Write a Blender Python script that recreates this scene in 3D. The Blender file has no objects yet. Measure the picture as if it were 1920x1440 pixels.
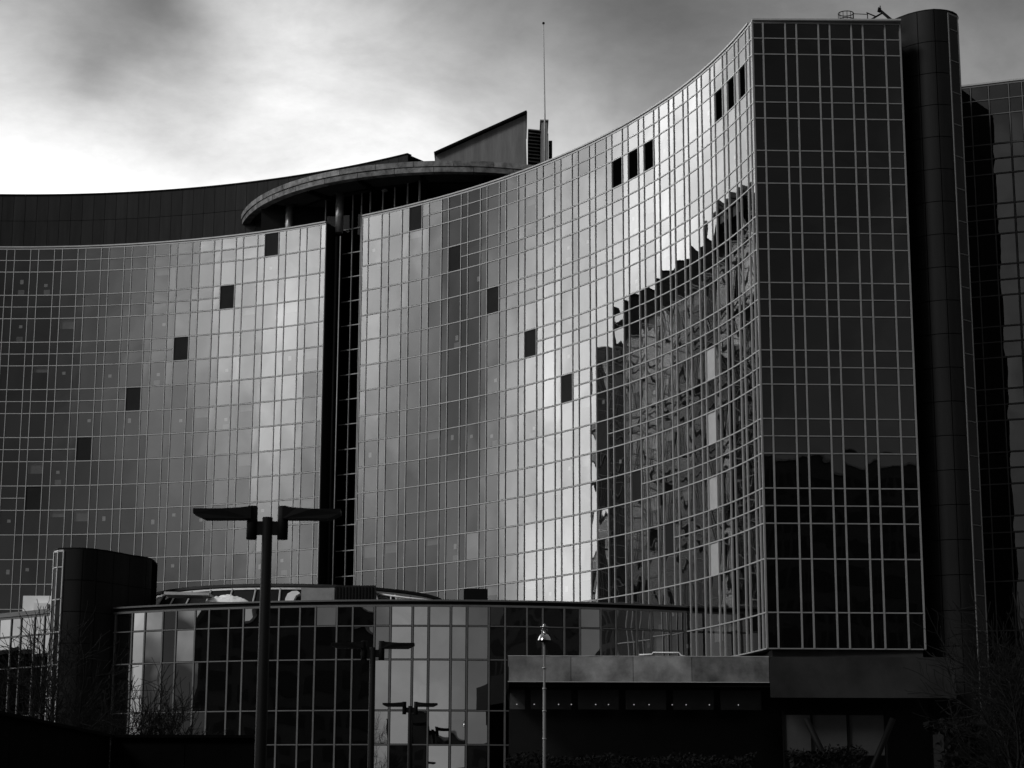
import bpy, math, random
from mathutils import Vector, Matrix
R = math.radians
random.seed(11)
S = bpy.context.scene
COL = S.collection

# ------------------------------------------------------------------ camera
EYE = 1.7
cam_d = bpy.data.cameras.new('camera'); cam = bpy.data.objects.new('camera', cam_d); COL.objects.link(cam)
cam_d.sensor_width = 36.0; cam_d.lens = 3712.0/1920*36.0
cam_d.clip_start = 0.5; cam_d.clip_end = 3000
cam.matrix_world = Matrix.Translation((0, 0, EYE)) @ Matrix.Rotation(R(90+12.387), 4, 'X') @ Matrix.Rotation(R(0.177), 4, 'Z')
S.camera = cam

# ------------------------------------------------------------------ world: monochrome overcast sky with broken cloud
W = bpy.data.worlds.new('World'); S.world = W; W.use_nodes = True
nt = W.node_tree; nt.nodes.clear(); N = nt.nodes; L = nt.links
def nd(t, **k):
    n = N.new(t)
    for a, b in k.items(): setattr(n, a, b)
    return n
def mth(op, a, b=None, c=None, clamp=False):
    n = nd('ShaderNodeMath', operation=op); n.use_clamp = clamp
    for i, v in enumerate((a, b, c)):
        if v is None: continue
        if isinstance(v, (int, float)): n.inputs[i].default_value = v
        else: L.new(v, n.inputs[i])
    return n.outputs[0]
tc = nd('ShaderNodeTexCoord')
DIR = tc.outputs['Generated']
sky = nd('ShaderNodeTexSky'); sky.sky_type = 'NISHITA'; sky.sun_disc = False
SUN_AZ, SUN_EL = -130.0, 38.0          # degrees clockwise from the view axis (+Y): the brightest cloud stands front left
sky.sun_elevation = R(SUN_EL); sky.sun_rotation = R(SUN_AZ)
bw = nd('ShaderNodeRGBToBW'); L.new(sky.outputs[0], bw.inputs[0])
# warp the direction so that cloud edges are ragged
nz = nd('ShaderNodeTexNoise'); nz.inputs['Scale'].default_value = 3.2; nz.inputs['Detail'].default_value = 6; nz.inputs['Roughness'].default_value = .55
L.new(DIR, nz.inputs['Vector'])
sub = nd('ShaderNodeVectorMath', operation='SUBTRACT'); L.new(nz.outputs['Color'], sub.inputs[0]); sub.inputs[1].default_value = (.5, .5, .5)
scl = nd('ShaderNodeVectorMath', operation='SCALE'); L.new(sub.outputs[0], scl.inputs[0]); scl.inputs['Scale'].default_value = .10
add = nd('ShaderNodeVectorMath', operation='ADD'); L.new(DIR, add.inputs[0]); L.new(scl.outputs[0], add.inputs[1])
nrm = nd('ShaderNodeVectorMath', operation='NORMALIZE'); L.new(add.outputs[0], nrm.inputs[0])
WD = nrm.outputs[0]
def azel(az, el):                      # az: degrees to the left of the view axis
    a, e = R(az), R(el)
    return (-math.sin(a)*math.cos(e), math.cos(a)*math.cos(e), math.sin(e))
def blob(az, el, width, amp):          # one soft bank of cloud
    d = nd('ShaderNodeVectorMath', operation='DOT_PRODUCT'); L.new(WD, d.inputs[0]); d.inputs[1].default_value = azel(az, el)
    k = 1.0/(1-math.cos(R(width)))
    e = mth('EXPONENT', mth('MULTIPLY', mth('SUBTRACT', d.outputs['Value'], 1.0), k))
    return mth('MULTIPLY', e, amp)
BASE = .19
BANKS = [(15, 14, 5.6, .80), (8, 14.5, 6.0, .76), (1, 15, 5.2, .50), (-6, 15, 5, .20), (6.5, 21.2, 2.4, .18), (1, 24, 3.5, -.10), (3.0, 19.2, 3.6, .26), (-3, 18.5, 3, .16),
         (12.9, 20.9, 1.5, -.30), (10.6, 21.9, 1.3, -.26), (12, 22.8, 1.4, -.14), (15, 22.4, 1.3, -.14), (9.5, 19.8, 1.2, -.12), (-5, 23.5, 3.2, -.13), (-13, 19, 3.5, .14), (-14.5, 24, 3, -.12),
         (26, 15, 9, .6), (50, 20, 17, 3.7), (75, 8, 9, 3.0), (120, 15, 12, 1.7), (121, 13.5, 3.5, 1.0), (106, 17, 8, 2.0), (112, 15.5, 3, .5), (113, 9.5, 3.5, -.5),
         (128, 17, 4, .5), (133, 14, 9, .55), (132, 10, 3.5, -.35), (140, 14.5, 4, .35), (98, 17.5, 4, .45), (91, 13, 4, -.22), (86, 12, 4, .20), (93, 9, 4, .25),
         (124, 1, 8, -1.25), (136, 6, 6, -.2), (145, 17, 8, .22), (177, 2.5, 8, .42), (183, 25, 34, -.17), (0, 60, 50, .12)]
tot = None
for b in BANKS:
    v = blob(*b); tot = v if tot is None else mth('ADD', tot, v)
tot = mth('ADD', tot, BASE)
# wispy texture on everything
mp = nd('ShaderNodeMapping'); mp.inputs['Scale'].default_value = (1, 1, 1.9); L.new(DIR, mp.inputs['Vector'])
nz2 = nd('ShaderNodeTexNoise'); nz2.inputs['Scale'].default_value = 6.0; nz2.inputs['Detail'].default_value = 8; nz2.inputs['Roughness'].default_value = .58
nz2.inputs['Distortion'].default_value = .4; L.new(mp.outputs[0], nz2.inputs['Vector'])
wisp = mth('MULTIPLY_ADD', mth('SUBTRACT', nz2.outputs['Fac'], .5), 1.5, 1.0)
nz4 = nd('ShaderNodeTexNoise'); nz4.inputs['Scale'].default_value = 26; nz4.inputs['Detail'].default_value = 9; nz4.inputs['Roughness'].default_value = .7; L.new(mp.outputs[0], nz4.inputs['Vector'])
wisp = mth('MULTIPLY', wisp, mth('MULTIPLY_ADD', mth('SUBTRACT', nz4.outputs['Fac'], .5), .38, 1.0))
tot = mth('MULTIPLY', mth('MAXIMUM', tot, .025), wisp)
tot = mth('MINIMUM', mth('MAXIMUM', tot, .015), 4.2)
SK = .10
lum = mth('MULTIPLY_ADD', bw.outputs[0], .02, mth('MULTIPLY', tot, 1.0/SK))
bg = nd('ShaderNodeBackground'); bg.inputs['Strength'].default_value = SK
L.new(lum, bg.inputs['Color'])
ow = nd('ShaderNodeOutputWorld'); L.new(bg.outputs[0], ow.inputs['Surface'])

# ------------------------------------------------------------------ sun (soft, through cloud)
sd = bpy.data.lights.new('sun', 'SUN'); sd.energy = 1.5; sd.angle = R(14); sd.color = (1, 1, 1)
so = bpy.data.objects.new('sun', sd); COL.objects.link(so)
sdir = Vector((math.sin(R(SUN_AZ))*math.cos(R(SUN_EL)), math.cos(R(SUN_AZ))*math.cos(R(SUN_EL)), math.sin(R(SUN_EL))))
so.rotation_euler = sdir.to_track_quat('Z', 'Y').to_euler()
vs = S.view_settings; vs.view_transform = 'Standard'; vs.look = 'None'; vs.exposure = 0; vs.gamma = 1; vs.use_curve_mapping = False
S.render.engine = 'CYCLES'
S.cycles.max_bounces = 8; S.cycles.glossy_bounces = 4; S.cycles.transparent_max_bounces = 12; S.cycles.diffuse_bounces = 2
S.cycles.sample_clamp_indirect = 4

# ------------------------------------------------------------------ materials
def newmat(name):
    m = bpy.data.materials.new(name); m.use_nodes = True; t = m.node_tree
    for n in list(t.nodes): t.nodes.remove(n)
    o = t.nodes.new('ShaderNodeOutputMaterial'); return m, t, o
def mat(name, v, rough=.6, metal=0.0, var=.25, scale=1.5, bump=.0, streak=False, spec=.5):
    m, t, o = newmat(name)
    p = t.nodes.new('ShaderNodeBsdfPrincipled'); t.links.new(p.outputs[0], o.inputs[0])
    g = t.nodes.new('ShaderNodeNewGeometry'); mpg = t.nodes.new('ShaderNodeMapping')
    t.links.new(g.outputs['Position'], mpg.inputs[0])
    if streak: mpg.inputs['Scale'].default_value = (3, 3, .25)
    n = t.nodes.new('ShaderNodeTexNoise'); n.inputs['Scale'].default_value = scale; n.inputs['Detail'].default_value = 7; n.inputs['Roughness'].default_value = .65
    t.links.new(mpg.outputs[0], n.inputs['Vector'])
    r = t.nodes.new('ShaderNodeMapRange'); r.inputs['From Min'].default_value = .25; r.inputs['From Max'].default_value = .75
    r.inputs['To Min'].default_value = v*(1-var); r.inputs['To Max'].default_value = v*(1+var)
    t.links.new(n.outputs['Fac'], r.inputs['Value'])
    oi = t.nodes.new('ShaderNodeObjectInfo')
    mr = t.nodes.new('ShaderNodeMapRange'); mr.inputs['To Min'].default_value = 1-var*.4; mr.inputs['To Max'].default_value = 1+var*.4
    t.links.new(oi.outputs['Random'], mr.inputs['Value'])
    mu = t.nodes.new('ShaderNodeMath'); mu.operation = 'MULTIPLY'; t.links.new(r.outputs[0], mu.inputs[0]); t.links.new(mr.outputs[0], mu.inputs[1])
    t.links.new(mu.outputs[0], p.inputs['Base Color'])
    p.inputs['Roughness'].default_value = rough; p.inputs['Metallic'].default_value = metal; p.inputs['Specular IOR Level'].default_value = spec
    if bump:
        b = t.nodes.new('ShaderNodeBump'); b.inputs['Strength'].default_value = 1; b.inputs['Distance'].default_value = bump
        n2 = t.nodes.new('ShaderNodeTexNoise'); n2.inputs['Scale'].default_value = scale*6; n2.inputs['Detail'].default_value = 5
        t.links.new(mpg.outputs[0], n2.inputs['Vector']); t.links.new(n2.outputs['Fac'], b.inputs['Height']); t.links.new(b.outputs[0], p.inputs['Normal'])
    return m
def glass(name, r0, r1, see=.35, wav=.0006, wscale=.9, expo=.7):
    """coated curtain-wall glass: mirror whose strength rises with the angle, the rest looks through into the dark"""
    m, t, o = newmat(name); n = t.nodes; l = t.links
    lw = n.new('ShaderNodeLayerWeight'); lw.inputs['Blend'].default_value = .5
    pw = n.new('ShaderNodeMath'); pw.operation = 'POWER'; l.new(lw.outputs['Facing'], pw.inputs[0]); pw.inputs[1].default_value = expo
    mr = n.new('ShaderNodeMapRange'); mr.inputs['To Min'].default_value = r0; mr.inputs['To Max'].default_value = r1; l.new(pw.outputs[0], mr.inputs['Value'])
    oi = n.new('ShaderNodeObjectInfo'); vr = n.new('ShaderNodeMapRange'); vr.inputs['To Min'].default_value = .86; vr.inputs['To Max'].default_value = 1.04
    l.new(oi.outputs['Random'], vr.inputs['Value'])
    ml = n.new('ShaderNodeMath'); ml.operation = 'MULTIPLY'; ml.use_clamp = True; l.new(mr.outputs[0], ml.inputs[0]); l.new(vr.outputs[0], ml.inputs[1])
    g = n.new('ShaderNodeNewGeometry')
    ns = n.new('ShaderNodeTexNoise'); ns.inputs['Scale'].default_value = wscale; ns.inputs['Detail'].default_value = 1.0; l.new(g.outputs['Position'], ns.inputs['Vector'])
    bp = n.new('ShaderNodeBump'); bp.inputs['Strength'].default_value = 1; bp.inputs['Distance'].default_value = wav*10; l.new(ns.outputs['Fac'], bp.inputs['Height'])
    # faint dirt film
    n3 = n.new('ShaderNodeTexNoise'); n3.inputs['Scale'].default_value = .35; n3.inputs['Detail'].default_value = 6; l.new(g.outputs['Position'], n3.inputs['Vector'])
    dr = n.new('ShaderNodeMapRange'); dr.inputs['From Min'].default_value = .3; dr.inputs['From Max'].default_value = .7; dr.inputs['To Min'].default_value = .93; dr.inputs['To Max'].default_value = 1.0
    l.new(n3.outputs['Fac'], dr.inputs['Value'])
    ml2 = n.new('ShaderNodeMath'); ml2.operation = 'MULTIPLY'; l.new(ml.outputs[0], ml2.inputs[0]); l.new(dr.outputs[0], ml2.inputs[1])
    gl = n.new('ShaderNodeBsdfGlossy'); gl.inputs['Roughness'].default_value = .008; gl.inputs['Color'].default_value = (.97, .97, .97, 1); l.new(bp.outputs[0], gl.inputs['Normal'])
    tr = n.new('ShaderNodeBsdfTransparent'); tr.inputs['Color'].default_value = (see, see, see, 1)
    mx = n.new('ShaderNodeMixShader'); l.new(ml2.outputs[0], mx.inputs[0]); l.new(tr.outputs[0], mx.inputs[1]); l.new(gl.outputs[0], mx.inputs[2])
    l.new(mx.outputs[0], o.inputs[0]); return m
def emis(name, v):
    m, t, o = newmat(name); e = t.nodes.new('ShaderNodeEmission'); e.inputs['Color'].default_value = (1, 1, 1, 1); e.inputs['Strength'].default_value = v
    t.links.new(e.outputs[0], o.inputs[0]); return m
M = dict(
 glass=glass('mirror glass', .20, .50, .55, .00012, expo=1.9), glass_dark=glass('dark mirror glass', .13, .6, .10, .0002), glass_outer=glass('outer wing dimmed glass', .05, .12, .2, .0003), glass_mid=glass('central wing mirror glass', .165, .39, .5, .00010, expo=1.9), glass_pod=glass('podium mirror glass', .46, 1.0, .12, .0005, .6),  # outer wing glass reflects less, added so the mirrored wing reads dark
 glass_slot=glass('recess glass', .005, .012, .1), glass_strip=glass('stair strip glass', .02, .04, .05), shaded_metal=mat('shaded frame and dark post metal', .095, .55, .1, var=.2), alu_end=mat('shaded end face aluminium', .21, .5, .1, var=.15),  # podium, right wing and end face frames darkened: shade put into the colour
 far_window=mat('facing window', .014, .5, spec=.1), far_wall=mat('facing wall', .035, .9, var=.3, scale=.2, spec=.05),
 glass_far=glass('far wing mirror glass', .14, .35, .3, .0004),
 opaque=mat('matt infill panel', .022, .8, var=.15, spec=.05), louvre=mat('black louvre', .004, .9, var=.1, spec=.0),
 alu=mat('anodised aluminium', .39, .45, .12, var=.10), alu_dim=mat('weathered aluminium', .34, .5, .2, var=.18),
 interior2=mat('soffit lining', .018, .8, var=.4), interior=mat('dark interior', .010, .9, var=.3, scale=.4, spec=.0), notice=mat('white notice card', .7, .7, var=.05), blind=mat('pale window panel', .36, .8, var=.15),
 blind2=mat('grey curtain', .30, .9, var=.3),
 cladding=mat('dark stone cladding', .008, .55, var=.35, scale=.8, streak=True, spec=.12), cladding2=mat('dark zinc cladding', .017, .6, var=.45, scale=1.2, streak=True, spec=.1),
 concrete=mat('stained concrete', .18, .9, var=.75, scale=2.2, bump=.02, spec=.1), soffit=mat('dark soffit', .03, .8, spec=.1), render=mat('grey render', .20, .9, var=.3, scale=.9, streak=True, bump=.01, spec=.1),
 steel=mat('brushed steel column', .35, .32, .7, var=.15), black=mat('black paint', .004, .6, var=.2, spec=.08), roof=mat('roof membrane', .05, .9, spec=.1),
 fascia=mat('brushed metal fascia', .23, .4, .3, var=.95, scale=.55), fascia2=mat('dark deep fascia', .03, .5, .2, var=.6, scale=.4, spec=.2), asphalt=mat('asphalt', .04, .9, bump=.01), paving=mat('paving', .10, .85, bump=.01),
 bark=mat('bark', .012, .9, var=.4, scale=3, spec=.05), leaf=mat('dark evergreen leaf', .008, .9, var=.4, scale=2, spec=.05), white=mat('white paint', .8, .5, var=.08), grey=mat('grey metal', .25, .5, .2),
 pale_bay=mat('pale obscured glass', .028, .6, var=.4, scale=.5), wallb=mat('black boundary wall', .003, .9, var=.4, spec=.02), lamp=emis('lit downlight', .30),
 brick=mat('dark brick', .012, .95, var=.4, scale=1, spec=.02), winb=mat('window glass dark', .008, .3, spec=.15), chrome=mat('polished dome', .4, .1, 1.0, var=.05))

# ------------------------------------------------------------------ mesh helpers
class MB:
    def __init__(s): s.v = []; s.f = []; s.sm = []
    def quad(s, a, b, c, d, sm=False):
        i = len(s.v); s.v += [tuple(a), tuple(b), tuple(c), tuple(d)]; s.f.append((i, i+1, i+2, i+3)); s.sm.append(sm)
    def obox(s, c, ax, ay, az, bev=0):   # centre and half axes
        c, ax, ay, az = map(Vector, (c, ax, ay, az)); i = len(s.v)
        for k in ((-1,-1,-1),(1,-1,-1),(1,1,-1),(-1,1,-1),(-1,-1,1),(1,-1,1),(1,1,1),(-1,1,1)):
            s.v.append(tuple(c+ax*k[0]+ay*k[1]+az*k[2]))
        fl = ax.cross(ay).dot(az) < 0
        for q in ((0,3,2,1),(4,5,6,7),(0,1,5,4),(1,2,6,5),(2,3,7,6),(3,0,4,7)):
            q = tuple(i+j for j in q); s.f.append(q[::-1] if fl else q); s.sm.append(False)
        return s
    def box(s, x0, x1, y0, y1, z0, z1):
        return s.obox(((x0+x1)/2, (y0+y1)/2, (z0+z1)/2), (abs(x1-x0)/2, 0, 0), (0, abs(y1-y0)/2, 0), (0, 0, abs(z1-z0)/2))
    def tube(s, pts, rad, n=8, cap=True):
        pts = [Vector(p) for p in pts]; rad = rad if isinstance(rad, (list, tuple)) else [rad]*len(pts)
        base = len(s.v); up = Vector((0, 0, 1))
        for i, p in enumerate(pts):
            d = (pts[min(i+1, len(pts)-1)]-pts[max(i-1, 0)]).normalized()
            a = d.cross(up if abs(d.z) < .9 else Vector((1, 0, 0))).normalized(); b = d.cross(a)
            for k in range(n):
                t = 2*math.pi*k/n; s.v.append(tuple(p+(a*math.cos(t)+b*math.sin(t))*rad[i]))
        for i in range(len(pts)-1):
            for k in range(n):
                a0 = base+i*n+k; a1 = base+i*n+(k+1) % n; s.f.append((a0, a0+n, a1+n, a1)); s.sm.append(True)
        if cap:
            s.f.append(tuple(base+k for k in range(n))); s.sm.append(False)
            s.f.append(tuple(base+(len(pts)-1)*n+k for k in reversed(range(n)))); s.sm.append(False)
        return s
    def lathe(s, x, y, prof, n=24):      # prof: (r, z)
        base = len(s.v)
        for r, z in prof:
            for k in range(n):
                t = 2*math.pi*k/n; s.v.append((x+r*math.cos(t), y+r*math.sin(t), z))
        for i in range(len(prof)-1):
            for k in range(n):
                a0 = base+i*n+k; a1 = base+i*n+(k+1) % n; s.f.append((a0, a1, a1+n, a0+n)); s.sm.append(True)
        return s
    def prism(s, poly, z0, z1, top=True):  # plan polygon
        i = len(s.v); n = len(poly)
        s.v += [(p[0], p[1], z0) for p in poly]+[(p[0], p[1], z1) for p in poly]
        for k in range(n):
            s.f.append((i+k, i+(k+1) % n, i+n+(k+1) % n, i+n+k)); s.sm.append(False)
        if top:
            s.f.append(tuple(i+n+k for k in range(n))); s.sm.append(False)
            s.f.append(tuple(i+k for k in reversed(range(n)))); s.sm.append(False)
        return s
    def sweep(s, P, nor, u0, u1, z0, z1):  # box section swept along plan points P with outward normals
        i = len(s.v); n = len(P)
        for p, q in zip(P, nor):
            for u, z in ((u0, z0), (u1, z0), (u1, z1), (u0, z1)): s.v.append((p[0]+q[0]*u, p[1]+q[1]*u, z))
        for k in range(n-1):
            for j in range(4):
                a = i+k*4+j; b = i+k*4+(j+1) % 4; s.f.append((a, b, b+4, a+4)); s.sm.append(False)
        s.f.append((i, i+3, i+2, i+1)); s.f.append((i+(n-1)*4, i+(n-1)*4+1, i+(n-1)*4+2, i+(n-1)*4+3)); s.sm += [False, False]
        return s
    def mesh(s, name, m=None):
        me = bpy.data.meshes.new(name); me.from_pydata(s.v, [], s.f); me.polygons.foreach_set('use_smooth', s.sm)
        if m: me.materials.append(M[m])
        me.update(); return me
    def build(s, name, m, parent=None): return link(name, s.mesh(name, m), parent)
def link(name, me, parent=None, mw=None):
    o = bpy.data.objects.new(name, me); COL.objects.link(o)
    if parent is not None: o.parent = parent
    if mw is not None: o.matrix_world = mw; o.matrix_local = mw if parent is None else (OFF[parent.name].inverted() @ mw)
    elif parent is not None: o.matrix_parent_inverse = OFF[parent.name].inverted() if parent.name in OFF else Matrix()
    return o
OFF = {}
def tag(o, label=None, cat=None, group=None, kind=None):
    if label: o['label'] = label
    if cat: o['category'] = cat
    if group: o['group'] = group
    if kind: o['kind'] = kind
    return o
def thing(name, loc, label, cat, group=None):
    o = bpy.data.objects.new(name, None); COL.objects.link(o); o.location = loc; o.empty_display_size = .5
    OFF[o.name] = Matrix.Translation(loc); return tag(o, label, cat, group)
def sub(parent_obj, child): child.parent = parent_obj; return child   # parts whose parent is a mesh at the origin

F = 3.2; ZT = EYE+11.565*F          # storey height, roof line
def zh(h): return ZT-h*F

# panes: one bowed sheet per size, shared
_pm = {}
def pane_mesh(w, h, m, k):
    key = (round(w, 2), round(h, 2), m, k)
    if key not in _pm:
        b = MB(); rr = random.Random(repr(key)); bow = rr.choice((-1, 1))*rr.uniform(.0007, .0018)*min(1.0, w)
        n = 5; tw = rr.uniform(-.0015, .0015)
        for j in range(n):
            for i in range(n):
                u = -1+2*i/(n-1); v = -1+2*j/(n-1)
                b.v.append((u*w/2, bow*(1-u*u)*(1-v*v)+tw*u*v, v*h/2))
        for j in range(n-1):
            for i in range(n-1):
                a = j*n+i; b.f.append((a+1, a, a+n, a+n+1)); b.sm.append(True)
        _pm[key] = b.mesh('pane', m)
    return _pm[key]
_flat = {}
def plate_mesh(w, d, h, m):
    key = (round(w, 2), round(d, 3), round(h, 2), m)
    if key not in _flat:
        _flat[key] = MB().obox((0, 0, 0), (w/2, 0, 0), (0, d/2, 0), (0, 0, h/2)).mesh('plate', m)
    return _flat[key]
def louvre_mesh(w, h):
    key = ('louvre', round(w, 2), round(h, 2))
    if key not in _flat:
        b = MB(); b.obox((0, -.08, 0), (w/2, 0, 0), (0, .01, 0), (0, 0, h/2)); k = 0
        for k in range(int(h/.12)): b.obox((0, 0, -h/2+.06+k*.12), (w/2-.02, 0, 0), (0, .035, .03), (0, 0, .006))
        _flat[key] = b.mesh('louvre', 'louvre')
    return _flat[key]
def frame(p, t, n):
    return Matrix(((t[0], n[0], 0, p[0]), (t[1], n[1], 0, p[1]), (0, 0, 1, p[2]), (0, 0, 0, 1)))
class Stuff:
    def __init__(s): s.v = []; s.f = []; s.sm = []
    def add(s, me, mw):
        i = len(s.v); s.v += [tuple(mw @ v.co) for v in me.vertices]
        for p in me.polygons: s.f.append(tuple(i+k for k in p.vertices)); s.sm.append(p.use_smooth)
def arc(c, Rr, s): a = s/Rr; return (c[0]+Rr*math.cos(a), c[1]+Rr*math.sin(a))

def curtain(root, P, kinds, rows, inward, split=lambda i, r: False, special=lambda i, r: None, gm='glass', fm='alu', tilt=.16,
            stuff_from=None, mull=(.044, .045), notices=0, back=.5, blinds=0.0, seed=1, zbot=None, far_gm=None):
    """curtain wall. P: plan points of the mullion lines, kinds[i] 'W'/'N' of bay i, rows: (htop, hbot, 'S'/'W')"""
    rnd = random.Random(seed); n = len(P); nor = []
    for i in range(n):
        a = P[max(i-1, 0)]; b = P[min(i+1, n-1)]; t = Vector((b[0]-a[0], b[1]-a[1])).normalized(); q = Vector((-t.y, t.x))
        if q.dot(Vector((inward[0]-P[i][0], inward[1]-P[i][1]))) < 0: q = -q
        nor.append((q.x, q.y))
    zt = zh(rows[0][0]); zb = zh(rows[-1][1]) if zbot is None else zbot
    mw_, md = mull
    last = n if stuff_from is None else stuff_from+1
    # mullions, each its own bar
    st = MB()
    for i in range(n):
        q = Vector((nor[i][0], nor[i][1], 0)); t = Vector((-q.y, q.x, 0)); c = Vector((P[i][0], P[i][1], (zt+zb)/2))+q*(md-.06)/2
        if i < last: MB().obox(c, t*mw_/2, q*(md+.06)/2, (0, 0, (zt-zb)/2)).build('mullion', fm, root)
        else: st.obox(c, t*mw_/2, q*(md+.06)/2, (0, 0, (zt-zb)/2))
    # transoms
    zs = [(zh(rows[0][0]), 0, n-1, .05)]
    for r, (a, b, ty) in enumerate(rows):
        zs.append((zh(b), 0, n-1, .027))
        i0 = None
        for i in range(n-1):                       # half-height transoms where the spandrels are split
            s_ = split(i, r) and ty == 'S'
            if s_ and i0 is None: i0 = i
            if (not s_ or i == n-2) and i0 is not None:
                zs.append((zh((a+b)/2), i0, i if not s_ else n-1, .024)); i0 = None
    for z, i0, i1, hh in zs:
        j1 = min(i1, last-1)
        if j1 > i0: MB().sweep(P[i0:j1+1], nor[i0:j1+1], -.05, md-.017, z-hh, z+hh).build('transom', fm, root)
        k0 = max(i0, last-1)
        if i1 > k0: st.sweep(P[k0:i1+1], nor[k0:i1+1], -.05, md-.017, z-hh, z+hh)
    if st.v: tag(st.build('far_mullions', fm, root), kind='stuff')
    # panes
    cnt = {}; rest = Stuff(); baytilt = [rnd.gauss(0, tilt*1.3) for _ in range(n)]; baytilt = [baytilt[i//2*2] for i in range(n)]
    for r, (a, b, ty) in enumerate(rows):
        for i in range(n-1):
            t = Vector((P[i+1][0]-P[i][0], P[i+1][1]-P[i][1], 0)); w = t.length-mw_-.062; t.normalize()
            if w < .1: continue
            q = Vector((-t.y, t.x, 0)); mid = Vector(((P[i][0]+P[i+1][0])/2, (P[i][1]+P[i+1][1])/2, 0))
            if q.dot(Vector((inward[0]-mid.x, inward[1]-mid.y, 0))) < 0: q = -q; t = -t
            cells = [(a, (a+b)/2), ((a+b)/2, b)] if (ty == 'S' and split(i, r)) else [(a, b)]
            sp = special(i, r)
            for (ha, hb) in cells:
                h = (hb-ha)*F-.10; c = mid+Vector((0, 0, zh((ha+hb)/2)))
                fr = frame(c, t, q)
                tl = Matrix.Rotation(R(rnd.gauss(0, tilt)), 4, 'X') @ Matrix.Rotation(R(rnd.gauss(baytilt[i], tilt*1.2)), 4, 'Z')
                if sp:
                    lab, mm, nm = sp
                    if nm == 'glass':
                        o = link('window_pane', pane_mesh(w, h, mm, 0), root, fr @ tl)
                    else:
                        o = link(nm, louvre_mesh(w+.02, h+.02) if nm == 'louvre_panel' else plate_mesh(w+.02, .04, h+.02, mm), root, fr @ Matrix.Translation((0, -.045, 0)))
                        if h > 1.2 and nm == 'infill_panel' and False: pass
                    if lab: o['label'] = lab
                    continue
                me = pane_mesh(w, h, gm, rnd.randrange(5)); mw = fr @ tl
                base = ('window_pane' if ty == 'W' else 'spandrel_pane') if kinds[i] == 'W' else ('narrow_window_pane' if ty == 'W' else 'narrow_spandrel_pane')
                if stuff_from is not None and i >= stuff_from: rest.add(me, mw); continue
                cnt[base] = cnt.get(base, 0)+1
                if cnt[base] > 300: rest.add(me, mw); continue
                link(base, me, root, mw)
                if ty == 'W' and kinds[i] == 'W':
                    u = rnd.random()
                    if notices and u < notices:
                        nw = rnd.uniform(.16, .24); nh = rnd.uniform(.15, .3)
                        link('notice_card', plate_mesh(.22, .01, .2 if rnd.random() < .6 else .3, 'notice'), root, fr @ Matrix.Translation((rnd.uniform(-.3, .3)*w, -.14, rnd.uniform(-.12, .22)*h)))
                        if rnd.random() < .45:
                            link('window_shelf_box', plate_mesh(.42, .02, .32, 'blind2'), root, fr @ Matrix.Translation((rnd.uniform(-.2, .2)*w, -.2, -h*.36)))
                    elif blinds and u > 1-blinds:
                        bh = rnd.uniform(.2, .5)*h
                        link('blind', plate_mesh(w, .01, bh, 'blind2'), root, fr @ Matrix.Translation((0, -.15, h/2-bh/2)))
    if rest.v:
        gm = far_gm or gm; me = bpy.data.meshes.new('far_panes'); me.from_pydata(rest.v, [], rest.f); me.polygons.foreach_set('use_smooth', rest.sm); me.materials.append(M[gm])
        tag(link('far_panes', me, root), kind='stuff')
    # dark interior wall behind the glass
    bk = MB(); bk.sweep(P, nor, -back-.1, -back, zb, zt); bk.build('inner_wall', 'interior', root)
    # floor edges between glass and inner wall close the view up and down
    fl = MB()
    for r, (a, b, ty) in enumerate(rows):
        if ty == 'S': fl.sweep(P, nor, -back, -.09, zh(a)-.12, zh(a)+.0)
    if fl.v: fl.build('floor_edge', 'interior', root)
    return nor

ROWS = []
for k in range(8): ROWS += [(k, k+.5, 'S'), (k+.5, k+1, 'W')]
ROWS += [(8, 8.75, 'W'), (8.75, 9.25, 'W')]

# ================================================================== SETTING
tag(MB().box(-700, 700, -500, 1200, -.5, 0).build('ground', 'asphalt'), kind='structure')
tag(MB().box(-60, 60, 70, 86, -.1, .12).build('pavement', 'paving'), kind='structure')

# ================================================================== CENTRAL WING (concave glass front + end face)
CM, RM = (-36.158, 79.499), 48.282
s_m = [47.54]; kin = []
for k in range(23):
    a = 47.05-1.646*k; s_m += [a, a-1.07]; kin += ['N', 'W']
s_m += [9.19]; kin += ['N']
P = [arc(CM, RM, s) for s in s_m] + [(11.35, 88.22)]; kin += ['N']
CW = thing('office_building', (11.35, 88.22, 0), 'tall central mirror glass wing curving up to a sharp corner and dark end face', 'building')
def sp_split(i, r):
    h = r//2; k = (i-1)//2 if i % 2 else i//2-1   # bay index of wide bays i=1,3,5...
    kk = (i-1)/2                                    # position in bays
    return r < 16 and kk > 2+2*h
def sp_special(i, r):
    if i % 2 == 0: return None
    k = (i-1)//2; h = r//2
    if r < 16 and r % 2 == 0 and k == 2+2*h: return ('matt dark infill panel in the diagonal of dark squares', 'opaque', 'infill_panel')
    if r == 1 and k in (13, 14, 15, 20, 21, 22): return ('black louvred opening in the top row of windows', 'louvre', 'louvre_panel')
    if k == 19 and r in (9, 11, 13, 15): return ('pale window filled by a flat light grey panel', 'blind', 'pale_window')  # pale windows are flat light grey plates in place of glass
    if k == 5 and r == 13: return ('darker window pane low in the facade', 'glass_dark', 'glass')
    return None
curtain(CW, P, kin, ROWS, (-36, 70), sp_split, sp_special, gm='glass_mid', notices=.22, blinds=.16, seed=3)
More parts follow.
